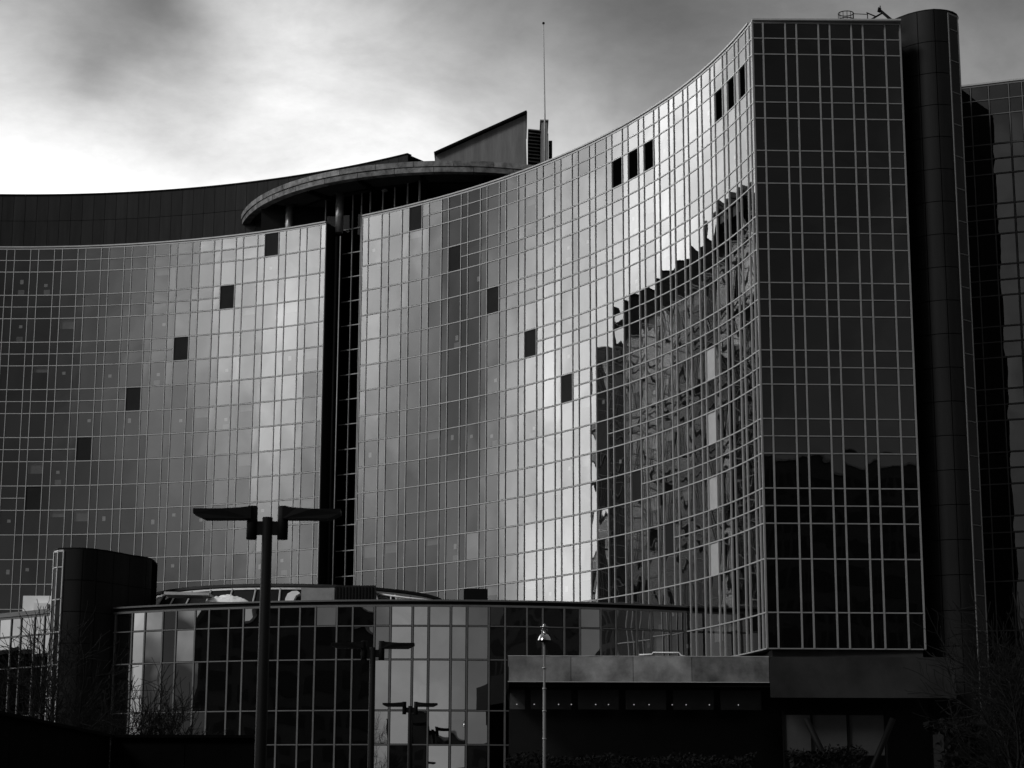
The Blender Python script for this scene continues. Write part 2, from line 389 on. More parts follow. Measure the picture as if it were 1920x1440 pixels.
# end face
ex = [0, .51, 1.57, 2.10, 3.15, 3.69, 4.72, 5.27, 6.33, 7.05]
PE = [(11.35+x, 88.22+.2*x/7.05) for x in ex]; ke = ['N', 'W', 'N', 'W', 'N', 'W', 'N', 'W', 'N']
curtain(CW, PE, ke, ROWS, (14, 0), lambda i, r: r < 16, lambda i, r: None, gm='glass_dark', fm='alu_end', tilt=.10, mull=(.072, .06), seed=5, zbot=zh(9.25))  # end face glass reflects less and frames are darker, carrying painted shade
b = MB()                                         # solid body: roof, rear
poly = [arc(CM, RM+.75, s*(RM+.75)/RM) for s in s_m[::3]] + [(11.9, 89.0), (18.3, 89.1), (18.3, 101), (9, 121), (-4.5, 128.5)]
b.prism(poly, zh(9.25)+.02, ZT-.15); b.build('core', 'interior', CW)
cp = MB(); nn = [(-math.cos(s/RM), -math.sin(s/RM)) for s in s_m]
cp.sweep([arc(CM, RM, s) for s in s_m], nn, -.6, .09, ZT+.075, ZT+.16); cp.build('coping', 'alu_dim', CW)
MB().box(11.35, 18.42, 88.10, 88.8, ZT+.075, ZT+.16).build('coping', 'alu_dim', CW)
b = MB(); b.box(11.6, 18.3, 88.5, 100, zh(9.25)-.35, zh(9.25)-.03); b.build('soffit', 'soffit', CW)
b = MB(); b.quad((11.35, 88.5, zh(9.25)), (11.35, 88.5, zh(9.25)), (11.35, 88.5, zh(9.25)), (11.35, 88.5, zh(9.25)))
# side return of the wing beside the recess
e0 = arc(CM, RM, 47.54); dn = Vector((math.cos(47.54/RM), math.sin(47.54/RM), 0)); tn = Vector((-dn.y, dn.x, 0))
MB().obox(Vector((e0[0], e0[1], (ZT+zh(9.25))/2))+dn*.95+tn*.03, dn*.9, tn*.03, (0, 0, (ZT-zh(9.25))/2)).build('side_wall', 'cladding', CW)

# ================================================================== LEFT WING
CL, RL = (-33.437, 85.223), 41.804
s_l = [43.01]; kl = []
for k in range(21):
    a = 43.42+1.607*k; s_l += [a, a+1.07]; kl += ['N', 'W']
P = [arc(CL, RL, s) for s in s_l]
LW = thing('office_building', (P[0][0], P[0][1], 0), 'curved mirror glass wing on the left, under the dark panelled attic', 'building')
def l_split(i, r):
    h = r//2; kk = (i-1)/2
    return r < 16 and kk > 2+2*h
def l_special(i, r):
    if i % 2 == 0: return None
    k = (i-1)//2; h = r//2
    if r < 16 and r % 2 == 0 and k == 2+2*h: return ('matt dark infill panel in the diagonal of dark squares', 'opaque', 'infill_panel')
    return None
curtain(LW, P, kl, ROWS, (-33, 60), l_split, l_special, stuff_from=34, far_gm='glass_outer', notices=.30, blinds=.16, seed=8)
nl = [(-math.cos(s/RL), -math.sin(s/RL)) for s in s_l]
MB().sweep(P, nl, -.6, .09, ZT+.075, ZT+.16).build('coping', 'alu_dim', LW)
poly = [arc(CL, RL+.7, s*(RL+.7)/RL) for s in s_l[::3]]+[arc(CL, RL+14, s*(RL+14)/RL) for s in reversed(s_l[::6])]
MB().prism(poly, zh(9.25), ZT-.15).build('core', 'interior', LW)
e0 = arc(CL, RL, 43.01); dn = Vector((math.cos(43.01/RL), math.sin(43.01/RL), 0)); tn = Vector((dn.y, -dn.x, 0))
MB().obox(Vector((e0[0], e0[1], (ZT+zh(9.25))/2))+dn*1.3+tn*.03, dn*1.25, tn*.03, (0, 0, (ZT-zh(9.25))/2)).build('side_wall', 'cladding', LW)
# attic of dark upright panels, set back
CA, RA = (-33.96, 85.12), 45.84
za0, zj, za1 = 39.95, 41.85, 43.70
a0, a1 = 53.6, 103.8; da = .8/RA*180/math.pi; k = 0; a = a0
AT = MB(); Pa = [arc(CA, RA+.06, R(x)*(RA+.06)) for x in [a0+(a1-a0)*j/60 for j in range(61)]]
na = [(-math.cos(R(a0+(a1-a0)*j/60)), -math.sin(R(a0+(a1-a0)*j/60))) for j in range(61)]
AT.sweep(Pa, na, -6, 0, ZT-.14, za1-.02); atto = AT.build('attic_wall', 'louvre', LW)
while a < a1-.1:
    mid = R(a+da/2); c = arc(CA, RA, mid*RA); q = (-math.cos(mid), -math.sin(mid)); t = (-q[1], q[0])
    for z0_, z1_ in ((za0, zj), (zj, za1)):
        o = MB().obox((c[0], c[1], (z0_+z1_)/2), (t[0]*.388, t[1]*.388, 0), (q[0]*.03, q[1]*.03, 0), (0, 0, (z1_-z0_)/2-.014)).build('cladding_panel', 'cladding2', LW)
    a += da
MB().sweep([arc(CA, RA-.07, R(x)*(RA-.07)) for x in [a0+(a1-a0)*j/60 for j in range(61)]], na, -.4, .03, za1, za1+.07).build('attic_coping', 'black', LW)
MB().sweep([arc(CA, RA-.8, R(x)*(RA-.8)) for x in [a0+(a1-a0)*j/60 for j in range(61)]], na, 0, .05, za0-.4, za0-.34).build('attic_gutter', 'grey', LW)

# ================================================================== RECESS between the wings
RB = 49.9
RC = thing('glazed_link', (-10.4, 122.4, 0), 'narrow black glazed recess between the two curved wings', 'building')
sb = [R(a)*RB for a in (52.6, 53.7, 54.9, 56.0, 57.15, 57.95, 58.75, 60.0, 61.2)]
P = [arc(CM, RB, s) for s in sb]
RR = [(-.75, 0, 'W')]+[(k*.5, k*.5+.5, 'W') for k in range(0, 17)]+[(8.5, 9.25, 'W')]
curtain(RC, P, ['W']*8, RR, (-36, 70), gm='glass_slot', fm='alu_dim', mull=(.05, .07), tilt=.1, seed=21)
for x, y, z0_, z1_, rr in ((-11.05, 120.9, 30.0, 30.1, .05),):
    pass
MB().tube([(-11.25, 121.6, 7), (-11.25, 121.6, 38.0)], .09, 12).build('downpipe', 'cladding', RC)
MB().tube([(-10.98, 121.45, 7), (-10.98, 121.45, 38.0)], .035, 8).build('drain_pipe', 'alu_dim', RC)

# ================================================================== OVAL CONCRETE ROOF SLAB
DX, DY, DR, DZ0, DZ1 = -3.65, 131.9, 15.13, 40.80, 41.50
CN = thing('canopy_roof', (DX, DY, DZ0), 'oval concrete canopy roof with stained rim floating above the recess', 'canopy')
nb = 38
for ring, (r_, z0_, z1_) in enumerate(((DR-.06, DZ0, DZ0+.33), (DR+.0, DZ0+.36, DZ1))):
    for k in range(nb):
        x0 = 2*math.pi*(k+.5*ring)/nb; x1 = 2*math.pi*(k+1+.5*ring)/nb; pts = []; nr = []
        for j in range(5):
            a = x0+(x1-x0)*j/4+(.0012 if j == 0 else -.0012 if j == 4 else 0); pts.append((DX+r_*math.cos(a), DY+r_*math.sin(a))); nr.append((math.cos(a), math.sin(a)))
        dr = random.uniform(-.012, .012)
        MB().sweep(pts, nr, -.5, dr, z0_, z1_).build('rim_block', 'concrete', CN)
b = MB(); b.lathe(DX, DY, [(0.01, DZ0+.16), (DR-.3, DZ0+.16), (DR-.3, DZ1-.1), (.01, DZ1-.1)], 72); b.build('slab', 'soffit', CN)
for k in range(22):                                   # radial beams under the slab
    a = 2*math.pi*k/22; d = Vector((math.cos(a), math.sin(a), 0)); t = Vector((-d.y, d.x, 0))
    MB().obox(Vector((DX, DY, DZ0+.05))+d*9.2, d*5.2, t*.09, (0, 0, .14)).build('soffit_beam', 'black', CN)
for k in range(2):
    rr = 9.5+3*k; pts = [(DX+rr*math.cos(2*math.pi*j/60), DY+rr*math.sin(2*math.pi*j/60), DZ0+.1) for j in range(61)]
    MB().tube(pts, .06, 6, False).build('soffit_ring', 'black', CN)
for i, (x, y, z0_) in enumerate(((-11.1, 121.75, 38.3), (-8.65, 122.6, 38.2), (-14.6, 124.2, 38.2), (-5.2, 124.5, 38.2))):
    tag(MB().tube([(x, y, z0_), (x, y, DZ0+.2)], .26, 24).build('round_column', 'steel', None),
        ['round steel column standing at the head of the recess under the canopy roof', 'round steel column right of the recess behind the wing parapet', 'round steel column in the shade near the left tip of the canopy', 'round steel column hidden in the shade beside the parapet'][i], 'column', 'round columns under the canopy roof')
MB().box(-16.5, 0, 124.6, 125.0, ZT-.2, DZ0+.1).build('rear_glass_wall', 'winb', CN)
g = thing('light_fitting', (-7.8, 121, 40.5), 'pale tubular bracket sloping beside the column under the canopy', 'bracket')
MB().tube([(-8.25, 120.6, 41.0-.25), (-8.2, 120.65, 41.05-.2), (-7.2, 121.3, 40.55)], .11, 10).build('arm', 'alu_dim', g)
MB().tube([(-7.2, 121.3, 40.55), (-7.2, 121.3, 38.6)], .04, 8).build('post', 'grey', g)
pk = thing('plant_box', (-4.5, 119.5, 38.6), 'low silver wrapped roof duct just above the parapet under the canopy', 'duct')
MB().obox((-5.1, 119.9, 39.0), (1.0, -.45, .12), (.3, .5, 0), (0, 0, .25)).build('duct_body', 'grey', pk)
MB().obox((-4.2, 119.5, 39.33), (.75, -.34, .1), (.3, .5, 0), (0, 0, .06)).build('duct_cover', 'white', pk)
# sloping plant room, louvres, flues, mast
PR = thing('plant_room', (-2, 126, 41.4), 'wedge shaped grey rendered plant room rising above the canopy roof', 'plant room')
zz = EYE
b = MB(); w = [(-5.15, 41.3), (1.02, 41.3), (.84+.02, 46.31+zz-.12), (-5.15, 43.43+zz-.12)]
for y in (126.0, 131.0): b.v += [(x, y, z) for x, z in w]
b.f += [(0, 1, 2, 3), (7, 6, 5, 4), (0, 4, 5, 1), (1, 5, 6, 2), (2, 6, 7, 3), (3, 7, 4, 0)]; b.sm += [False]*6
b.build('wall', 'render', PR)
ang = math.atan2(46.31-43.43, 6.0); d = Vector((math.cos(ang), 0, math.sin(ang)))
MB().obox(Vector((-2.15, 128.4, 44.87+zz)), d*3.42, (0, 2.7, 0), Vector((-d.z, 0, d.x))*.07).build('roof_edge', 'black', PR)
for k in range(24):
    z = 41.5+k*.25; 
    if z < 47.3: MB().obox((1.47, 127.2-.0, z), (.43, .12, 0), (0, .06, .05), (0, 0, .012)).build('louvre_blade', 'grey', PR)
MB().box(1.03, 1.9, 127.32, 130, 41.3, 47.3).build('louvre_box', 'black', PR)
b = MB().box(1.93, 2.32, 126.3, 129, 41.3, 47.55); b.box(1.83, 2.40, 126.2, 129.1, 47.55, 47.63); b.build('flue', 'grey', PR)
MB().box(2.42, 2.66, 126.8, 127.1, 41.3, 46.35).build('flue', 'cladding', PR)
MB().box(2.34, 2.40, 126.9, 127.1, 41.3, 46.9).build('flue', 'grey', PR)
MA = thing('mast', (2.05, 121, 38.5), 'tall thin lightning mast with a small knob on top beside the plant room flue', 'mast')
b = MB().tube([(2.08, 121, 38.4), (2.06, 121, 46), (1.98, 121, 52.3)], [.075, .055, .028], 10); b.build('pole', 'alu_dim', MA)
MB().lathe(1.98, 121, [(.01, 52.28), (.07, 52.3), (.09, 52.36), (.07, 52.42), (.01, 52.45)], 12).build('finial', 'black', MA)
tag(MB().obox((-9.3, 130, 43.4), (1.9, -.9, .30), (.3, 1.5, 0), (0, 0, .35)).build('roof_upstand', 'cladding2', LW))

# ================================================================== RIGHT STAIR TOWER
def stair_tower(root, poly_c, r_n, left_pts, right_pts, ztop, rows_z, strip, joints, body_seed=2, wid=(.07)):
    """rounded nose of panels: nose centre, radius; straight flanks"""
    pass
ZN = 38.016+EYE
ST = thing('stair_tower', (20.2, 90.4, 0), 'tall black rounded stair tower right of the dark glass end face', 'tower')
nc, nr_ = (20.15, 90.45), 1.45
def nose(c, r, a): return (c[0]+r*math.cos(R(a)), c[1]+r*math.sin(R(a)))
outline = [(22.6, 101.0)]+[(22.2, 97.0), (21.75, 92.0)]+[nose(nc, nr_, a) for a in range(5, -126, -10)]+[(18.95, 89.6), (17.9, 90.9), (15.5, 94.0), (14.5, 101)]
# smooth the flank with the real points read off the roof line
outline = [(22.6, 101.0), (22.1, 97.0), (21.72, 92.0), (21.70, 90.6)]+[(21.62, 90.0), (21.45, 89.60), (21.2, 89.32), (20.9, 89.14), (20.55, 89.03), (20.2, 89.0), (19.8, 89.12), (19.45, 89.31), (19.1, 89.58), (18.75, 89.98), (18.43, 90.40), (17.6, 91.5), (15.5, 94.5), (15.0, 101)]
MB().prism([(x*.997+.05, y+.09) for x, y in outline], 0, ZN-.03).build('core', 'louvre', ST)
MB().prism([(x, y+.02) for x, y in outline], ZN-.0, ZN+.06).build('coping', 'black', ST)
def crom(p, n=4):
    out = []
    for i in range(len(p)-1):
        a, b_, c, d = p[max(i-1, 0)], p[i], p[i+1], p[min(i+2, len(p)-1)]
        for k in range(n):
            t = k/n; out.append(tuple(.5*((2*b_[j])+(-a[j]+c[j])*t+(2*a[j]-5*b_[j]+4*c[j]-d[j])*t*t+(-a[j]+3*b_[j]-3*c[j]+d[j])*t**3) for j in (0, 1)))
    out.append(p[-1]); return out
def skin(root, pts, cuts, zs, m, gap=.017, th=.04, name='cladding_panel'):
    """panels following the outline pts between indices cuts[i], cuts[i+1]"""
    nor = []
    for i in range(len(pts)):
        a = pts[max(i-1, 0)]; b_ = pts[min(i+1, len(pts)-1)]; t = Vector((b_[0]-a[0], b_[1]-a[1])).normalized(); nor.append((t.y*-1, t.x))
    ctr = (sum(p[0] for p in pts)/len(pts), sum(p[1] for p in pts)/len(pts))
    for c0, c1 in zip(cuts[:-1], cuts[1:]):
        seg = [list(p) for p in pts[c0:c1+1]]; sn = nor[c0:c1+1]
        q = sn[len(sn)//2]; mid = seg[len(seg)//2]
        if q[0]*(mid[0]-ctr[0])+q[1]*(mid[1]-ctr[1]) < 0: sn = [(-a, -b_) for a, b_ in sn]
        v = Vector((seg[1][0]-seg[0][0], seg[1][1]-seg[0][1])); v.normalize(); seg[0][0] += v.x*gap; seg[0][1] += v.y*gap
        v = Vector((seg[-2][0]-seg[-1][0], seg[-2][1]-seg[-1][1])); v.normalize(); seg[-1][0] += v.x*gap; seg[-1][1] += v.y*gap
        for z0_, z1_ in zip(zs[:-1], zs[1:]):
            b = MB().sweep(seg, sn, -th, 0, z0_+gap, z1_-gap)
            b.build(name, m, root)
zs = [ZN-1.6*k for k in range(0, 25)][::-1]; zs = [z for z in zs if z > -1]
front = outline[3:17]
skin(ST, crom(front), [16, 24, 32, 40, 48, 52], zs, 'cladding')
skin(ST, outline[0:4], [0, 1, 2, 3], zs[::2], 'cladding')
# glass strip on the nose (between indices 0..4 of front)
seg = front[0:5]
P = [(p[0], p[1]) for p in (seg[0], seg[2], seg[4])]
def zrows(zs_): return [((ZT-z1_)/F, (ZT-z0_)/F, 'W') for z0_, z1_ in reversed(list(zip(zs_[:-1], zs_[1:])))]
rz = [ZN-.12, ZN-.9]+[ZN-.9-1.6*k for k in range(1, 24)]; rz = sorted(z for z in rz if z > .5)
P = [(p[0], p[1]-.012) for p in (front[0], front[2], front[4])]
curtain(ST, P, ['W', 'W'], zrows(rz), (20, 0), gm='glass_strip', fm='shaded_metal', tilt=.1, mull=(.05, .03), back=.06, seed=31)

# ================================================================== RIGHT WING
RW = thing('office_building', (23.4, 96.8, 0), 'dark mirror glass wing at the far right beyond the stair tower', 'building')
dv = Vector((2.81, -1.02)).normalized(); o0 = Vector((23.38, 96.76))
P = [tuple(o0+dv*s) for s in (-1.2, -.3, .28, 1.19, 2.2, 2.86, 3.9, 4.45, 5.5)]
curtain(RW, P, ['W', 'N', 'W', 'W', 'N', 'W', 'N', 'W'], ROWS+[(9.25, 10, 'W'), (10, 10.5, 'W'), (10.5, 11.5, 'W')], (10, 0), lambda i, r: r < 16, lambda i, r: None, gm='glass_far', fm='shaded_metal', tilt=.1, mull=(.05, .05), seed=41)
nv = Vector((dv.y, -dv.x)); q = [Vector(P[0]), Vector(P[-1])]
MB().prism([tuple(q[0]-nv*-.0+Vector((.3, .9))), tuple(q[1]+Vector((.3, .9))), (34, 110), (22.8, 110)], 0, ZT-.1).build('core', 'interior', RW)
MB().sweep([P[0], P[-1]], [(nv.x, nv.y) if nv.y < 0 else (-nv.x, -nv.y)]*2, -.5, .08, ZT+.06, ZT+.15).build('coping', 'alu_dim', RW)

# ================================================================== PODIUM
CP, RP = (-4.0, 127.5), 32.5
sp = [-67.93]; kp = []
k0 = int((-67.93+56.49)/1.83)-1
for k in range(k0, 12):
    for s_, kd in ((-56.49+1.83*k, 'N'), (-56.49+1.83*k+1.06, 'W')):
        if -67.6 < s_ < -37.6: sp.append(s_); kp.append(kd)
sp.append(-37.0); kp.append('N')
P = [arc(CP, RP, s) for s in sp]
PD = thing('podium_building', (CP[0], CP[1]-RP, 0), 'low curved mirror glass podium bulging forward in front of the tall wings', 'building')
PR_ = [(8.45, 8.75, 'W'), (8.75, 9.25, 'W'), (9.25, 10, 'W'), (10, 10.5, 'W'), (10.5, 11.25, 'W'), (11.25, 12.05, 'W')]
curtain(PD, P, kp, PR_, (-4, 0), gm='glass_pod', fm='shaded_metal', tilt=.5, mull=(.075, .06), seed=52)
npd = [(math.cos(s/RP), math.sin(s/RP)) for s in sp]
MB().sweep(P, npd, -.7, .12, zh(8.39)+.02, zh(8.39)+.10).build('coping', 'shaded_metal', PD)
MB().sweep(P, npd, -.7, .02, zh(8.45)+.055, zh(8.39)+.017).build('coping_shadow_gap', 'black', PD)
MB().prism([arc(CP, RP-.7, s*(RP-.7)/RP) for s in sp]+[(8, 108), (-19, 112)], .1, zh(8.5)).build('core', 'roof', PD)
# left run of the podium
dv = Vector((-3.2, 2.6)).normalized(); o0 = Vector((-22.3, 99.1))
P = [tuple(o0+dv*s) for s in (0, .75, 1.55, 2.35, 3.45, 4.25, 5.3, 6.1, 7.2, 8.0, 9.1)]
PL = thing('podium_building', (-25, 101, 0), 'low mirror glass podium strip left of the rounded stair tower', 'building')
curtain(PL, P, ['W', 'N']*5, PR_, (-25, 0), gm='glass_pod', fm='shaded_metal', tilt=.3, mull=(.07, .06), seed=57)
q = dv.orthogonal(); q = q if q.y < 0 else -q
MB().sweep([P[0], P[-1]], [(q.x, q.y)]*2, -.6, .1, zh(8.45)+.07, zh(8.39)+.1).build('coping', 'shaded_metal', PL)
MB().prism([tuple(Vector(P[0])+Vector((.5, .7))), tuple(Vector(P[-1])+Vector((.5, .7))), (-28, 112), (-20, 112)], .1, zh(8.5)).build('core', 'roof', PL)

# low rounded stair tower
SL = thing('stair_tower', (-21.8, 98.7, 0), 'low black rounded stair tower in front of the left wing', 'tower')
ZL = 13.0+EYE
ol = [(-23.1, 103.5), (-22.98, 100.2), (-22.95, 98.75), (-22.75, 98.05), (-22.50, 97.72), (-22.2, 97.58), (-21.87, 97.52), (-21.5, 97.50), (-21.2, 97.55), (-20.95, 97.7), (-20.6, 98.02), (-20.25, 98.45), (-19.95, 98.95), (-19.65, 99.5), (-19.38, 100.1), (-19.02, 100.6), (-18.7, 101.05), (-18.54, 101.8), (-18.6, 103.5)]
MB().prism([(x+.02, y+.08) for x, y in ol], 0, ZL-.03).build('core', 'louvre', SL)
MB().prism([(x, y) for x, y in ol], ZL, ZL+.06).build('coping', 'black', SL)
zsl = sorted([ZL-1.55*k for k in range(0, 10) if ZL-1.55*k > -1])
skin(SL, ol[1:], [0, 1, 2], zsl, 'cladding')
skin(SL, crom(ol[1:]), [16, 28, 36, 44, 52, 60, 64, 68], zsl, 'cladding')
P = [(-22.75, 98.03), (-22.47, 97.66), (-22.17, 97.52)]
rz = sorted([ZL-.1, ZL-.9]+[ZL-.9-1.6*k for k in range(1, 8)])
curtain(SL, P, ['W', 'W'], zrows(rz), (-22, 0), gm='glass_strip', fm='alu_dim', tilt=.1, mull=(.06, .03), back=.06, seed=33)

# circular rooflight on the podium
RO = thing('rooflight', (-11.7, 108.1, 11.8), 'low round rooflight with raking ribs on the podium roof', 'rooflight')
c0, r0 = (-11.7, 108.1), 7.9
pr = [(c0[0]+r0*math.cos(2*math.pi*j/72), c0[1]+r0*math.sin(2*math.pi*j/72)) for j in range(73)]; nr2 = [(math.cos(2*math.pi*j/72), math.sin(2*math.pi*j/72)) for j in range(73)]
MB().sweep(pr, nr2, -.5, .12, 13.16, 13.30).build('roof_edge', 'roof', RO)
MB().sweep(pr, nr2, -.3, .05, 13.02, 13.12).build('white_rail', 'white', RO)
MB().prism([(p[0], p[1]) for p in [(c0[0]+(r0-.1)*math.cos(2*math.pi*j/48), c0[1]+(r0-.1)*math.sin(2*math.pi*j/48)) for j in range(48)]], 11.4, 13.14).build('drum', 'interior', RO)
for j in range(40):
    a = 2*math.pi*j/40; a2 = 2*math.pi*(j+1)/40
    if math.sin(a) < .35:
        d = Vector((math.cos(a), math.sin(a), 0)); MB().tube([Vector((*c0, 13.05))+d*(r0+.08), Vector((*c0, 11.5))+d*(r0+1.0)], .05, 6).build('rib', 'alu', RO)
        A = [Vector((*c0, z))+Vector((math.cos(x), math.sin(x), 0))*rr for x, z, rr in ((a+.01, 12.98, r0+.02), (a2-.01, 12.98, r0+.02), (a2-.01, 11.5, r0+.9), (a+.01, 11.5, r0+.9))]
        b = MB(); b.quad(*A); nrm_ = (A[1]-A[0]).cross(A[3]-A[0]).normalized()*.02; b.quad(*[p-nrm_ for p in reversed(A)]); b.build('roof_pane', 'winb', RO)
v = thing('roof_cowl', (-11.0, 99.5, 12.0), 'small white curved vent cowl on the podium roof', 'vent')
b = MB(); pts = []
for j in range(9):
    a = math.pi*j/16; pts.append((-11.35+.45*math.sin(a), 12.15+.42*0+.65*math.cos(a)-.05))
for (x0, z0_), (x1, z1_) in zip(pts[:-1], pts[1:]): b.quad((x0, 99.2, z0_), (x1, 99.2, z1_), (x1, 100.0, z1_), (x0, 100.0, z0_))
x0 = pts[0][0]
b = MB(); prof = [(-11.35, 12.1), (-11.33, 12.45), (-11.22, 12.7), (-11.0, 12.82), (-10.75, 12.84), (-10.62, 12.75), (-10.62, 12.7), (-10.8, 12.6), (-10.9, 12.4), (-10.92, 12.1)]
for y in (99.2, 99.9): b.v += [(x, y, z) for x, z in prof]
n_ = len(prof); b.f += [tuple(range(n_)), tuple(range(2*n_-1, n_-1, -1))]+[(k, k+n_, (k+1) % n_+n_, (k+1) % n_) for k in range(n_)]; b.sm += [False]*(n_+2)
b.build('cowl', 'white', v); MB().box(-11.45, -10.8, 99.1, 100, 11.8, 12.1).build('base', 'grey', v)
v = tag(MB().box(-10.45, -8.8, 98.4, 99.6, 11.75, 12.9).build('roof_unit', 'grey'), 'plain grey roof unit beside the white vent cowl', 'roof unit')
v = thing('roof_unit', (-7.6, 98.4, 11.8), 'dark ribbed roof unit in front of the recess', 'roof unit')
MB().box(-8.7, -6.75, 98, 99.2, 11.75, 12.98).build('housing', 'cladding2', v)
for k in range(12): MB().box(-8.66+k*.16, -8.60+k*.16, 97.96, 98.0, 11.85, 12.9).build('rib', 'black', v)
v = tag(MB().box(-2.36, -1.18, 98, 99, 11.8, 12.83).build('roof_unit', 'black'), 'small black roof unit at the foot of the central wing', 'roof unit')
v = thing('railing', (-5, 98.5, 11.8), 'white roof handrail dropping away right of the ribbed roof unit', 'railing')
MB().tube([(-6.6, 98.6, 12.62), (-5.3, 98.6, 12.45), (-3.2, 98.6, 12.22)], .045, 8).build('rail', 'white', v)
for x in (-6.0, -4.9, -3.8): MB().tube([(x, 98.6, 11.8), (x, 98.6, 12.62-(x+6.6)*.13)], .03, 6).build('post', 'white', v)
v = thing('ac_unit', (-25, 104, 12), 'stack of pale air conditioning boxes left of the low stair tower', 'roof unit')
MB().box(-25.6, -24.0, 103.8, 104.8, 12.2, 13.05).build('casing', 'white', v); MB().box(-24.9, -24.2, 103.3, 103.8, 12.1, 12.62).build('casing', 'white', v); MB().box(-24.0, -23.2, 104, 104.8, 12.1, 13.0).build('duct', 'black', v)
v = tag(MB().obox((-15.9, 97.6, 12.42), (1.15, -.3, -.05), (0, .8, 0), (0, 0, .07)).build('roof_hatch', 'grey'), 'low flat roof hatch near the left end of the podium roof', 'hatch')
b = MB(); rn = random.Random(4); n_ = 14
hts = {}
for j in range(n_+1):
    for i in range(n_+1):
        u = i/n_*2-1; w_ = j/n_*2-1; r2 = u*u+w_*w_; hts[i, j] = max(0, 1-r2)*.42*(.75+.4*rn.random())
for j in range(n_):
    for i in range(n_):
        A = [(-14.0+(i+a-n_/2)*.17, 97.6+(j+c-n_/2)*.1, 12.02+hts[i+a, j+c]) for a, c in ((0, 0), (1, 0), (1, 1), (0, 1))]; b.quad(*A)
tag(b.build('tarpaulin', 'white'), 'crumpled white tarpaulin heap on the podium roof', 'tarpaulin')

# ================================================================== ROOF GEAR ON THE END BLOCK
v = thing('safety_cage', (16.1, 90, 38.6), 'black hooped ladder cage on the roof of the end block', 'ladder cage')
def hoop(z, sq=.32): return [(16.15+sq*1.15*math.cos(a), 90+sq*math.sin(a), z) for a in [2*math.pi*j/20 for j in range(21)]]
MB().tube(hoop(39.93), .022, 6, False).build('hoop', 'black', v); MB().tube(hoop(39.6), .022, 6, False).build('hoop', 'black', v)
for j in range(7):
    a = math.pi+math.pi*j/6; MB().tube([(16.15+.37*math.cos(a), 90+.32*math.sin(a), 38.5), (16.15+.37*math.cos(a), 90+.32*math.sin(a), 39.93)], .016, 6).build('upright', 'black', v)
for z in (39.6, 39.92): MB().tube([(16.5, 90, z), (17.2, 90, z-.03)], .018, 6).build('rail', 'black', v)
for x in (16.5, 17.2): MB().tube([(x, 90, 38.5), (x, 90, 39.98)], .025, 6).build('upright', 'black', v)
v = thing('roof_davit', (18, 90, 38.6), 'black folded cleaning cradle davit beside the ladder cage', 'davit')
MB().tube([(16.9, 90, 39.5), (17.25, 90, 39.55), (17.95, 90, 39.98)], .045, 8).build('strut', 'black', v)
MB().tube([(17.8, 90, 40.12), (18.4, 90, 39.55), (18.6, 90, 39.0)], [.07, .08, .1], 8).build('jib', 'black', v)
b = MB().obox((17.78, 90, 40.12), (.07, 0, -.03), (0, .08, 0), (.02, 0, .09)); b.obox((17.83, 90, 40.28), (.02, 0, 0), (0, .02, 0), (0, 0, .06)); b.build('pulley', 'black', v)
MB().tube([(17.15, 90, 39.98), (17.6, 90, 39.78)], .03, 6).build('stay', 'black', v)
MB().tube([(17.5, 90, 39.66), (17.8, 90, 39.6), (18.1, 90, 39.62), (18.3, 90, 39.7)], .012, 5).build('cable', 'black', v)
b = MB().obox((16.95, 90, 39.5), (.16, 0, .02), (0, .1, 0), (0, 0, .07)); b.obox((17.4, 90, 39.3), (.35, 0, -.06), (0, .15, 0), (0, 0, .06)); b.build('winch', 'black', v)
MB().tube([(17.5, 90, 38.5), (17.5, 90, 39.7)], .025, 6).build('post', 'black', v)

# ================================================================== ENTRANCE CANOPY
EC = thing('entrance_canopy', (5.5, 86, 6.5), 'long flat entrance canopy with a dented brushed metal fascia', 'canopy')
zt_, zb_ = 6.78+EYE, 5.72+EYE
xs = [-.14, 2.55, 5.2, 7.7, 11.0]
for x0, x1 in zip(xs[:-1], xs[1:]): 
    b = MB(); rn = random.Random(int(x0*7)); nx, nz_ = 22, 8; g_ = {}
    for j in range(nz_+1):
        for i in range(nx+1):
            u, w_ = i/nx, j/nz_; g_[i, j] = .012*math.sin(u*9+x0*2)*math.sin(w_*3.1)+.01*math.sin(u*17+w_*5+x0)
    for j in range(nz_):
        for i in range(nx):
            A = [(x0+.01+(x1-x0-.02)*(i+a)/nx, 85+g_[i+a, j+c], zb_+(zt_-zb_)*(j+c)/nz_) for a, c in ((0, 0), (1, 0), (1, 1), (0, 1))]; b.quad(*A, sm=True)
    b.build('fascia_panel', 'fascia', EC)
MB().box(11.02, 18.9, 84.9, 85.0, 5.06+EYE, zt_).build('fascia_panel', 'fascia2', EC)  # deeper right fascia has a darker tone
MB().box(-.14, 11, 84.985, 85.06, zb_-.03, zb_-.004).build('drip_edge', 'alu', EC); MB().box(-.14, 11, 84.985, 85.06, zt_+.003, zt_+.03).build('drip_edge', 'alu', EC)
MB().box(-.14, 18.9, 85.03, 95, zb_+.15, zt_-.02).build('deck', 'black', EC)
MB().box(-.16, -.1, 85.0, 94.5, zb_-.3, zt_).build('end_fascia', 'black', EC)
for k in range(6):
    x0 = .35+2.02*k if k else -.05; x1 = 2.02*k+.2+1.85 if k else .6
    if k: x0 = .75+2.05*(k-1)+.1; x1 = x0+1.75
    MB().box(x0, x1, 86.4, 86.5, 4.62+EYE, 5.45+EYE).build('soffit_panel', 'interior2', EC)
for k, px in enumerate((.25, 1.0, 2.05, 2.6, 3.65, 4.2, 5.3, 5.95, 6.95, 7.55, 8.55, 9.8)):
    MB().lathe(px, 86.3, [(.001, 4.80+EYE), (.02, 4.805+EYE), (.03, 4.83+EYE), (.001, 4.85+EYE)], 10).build('downlight', 'lamp', EC)
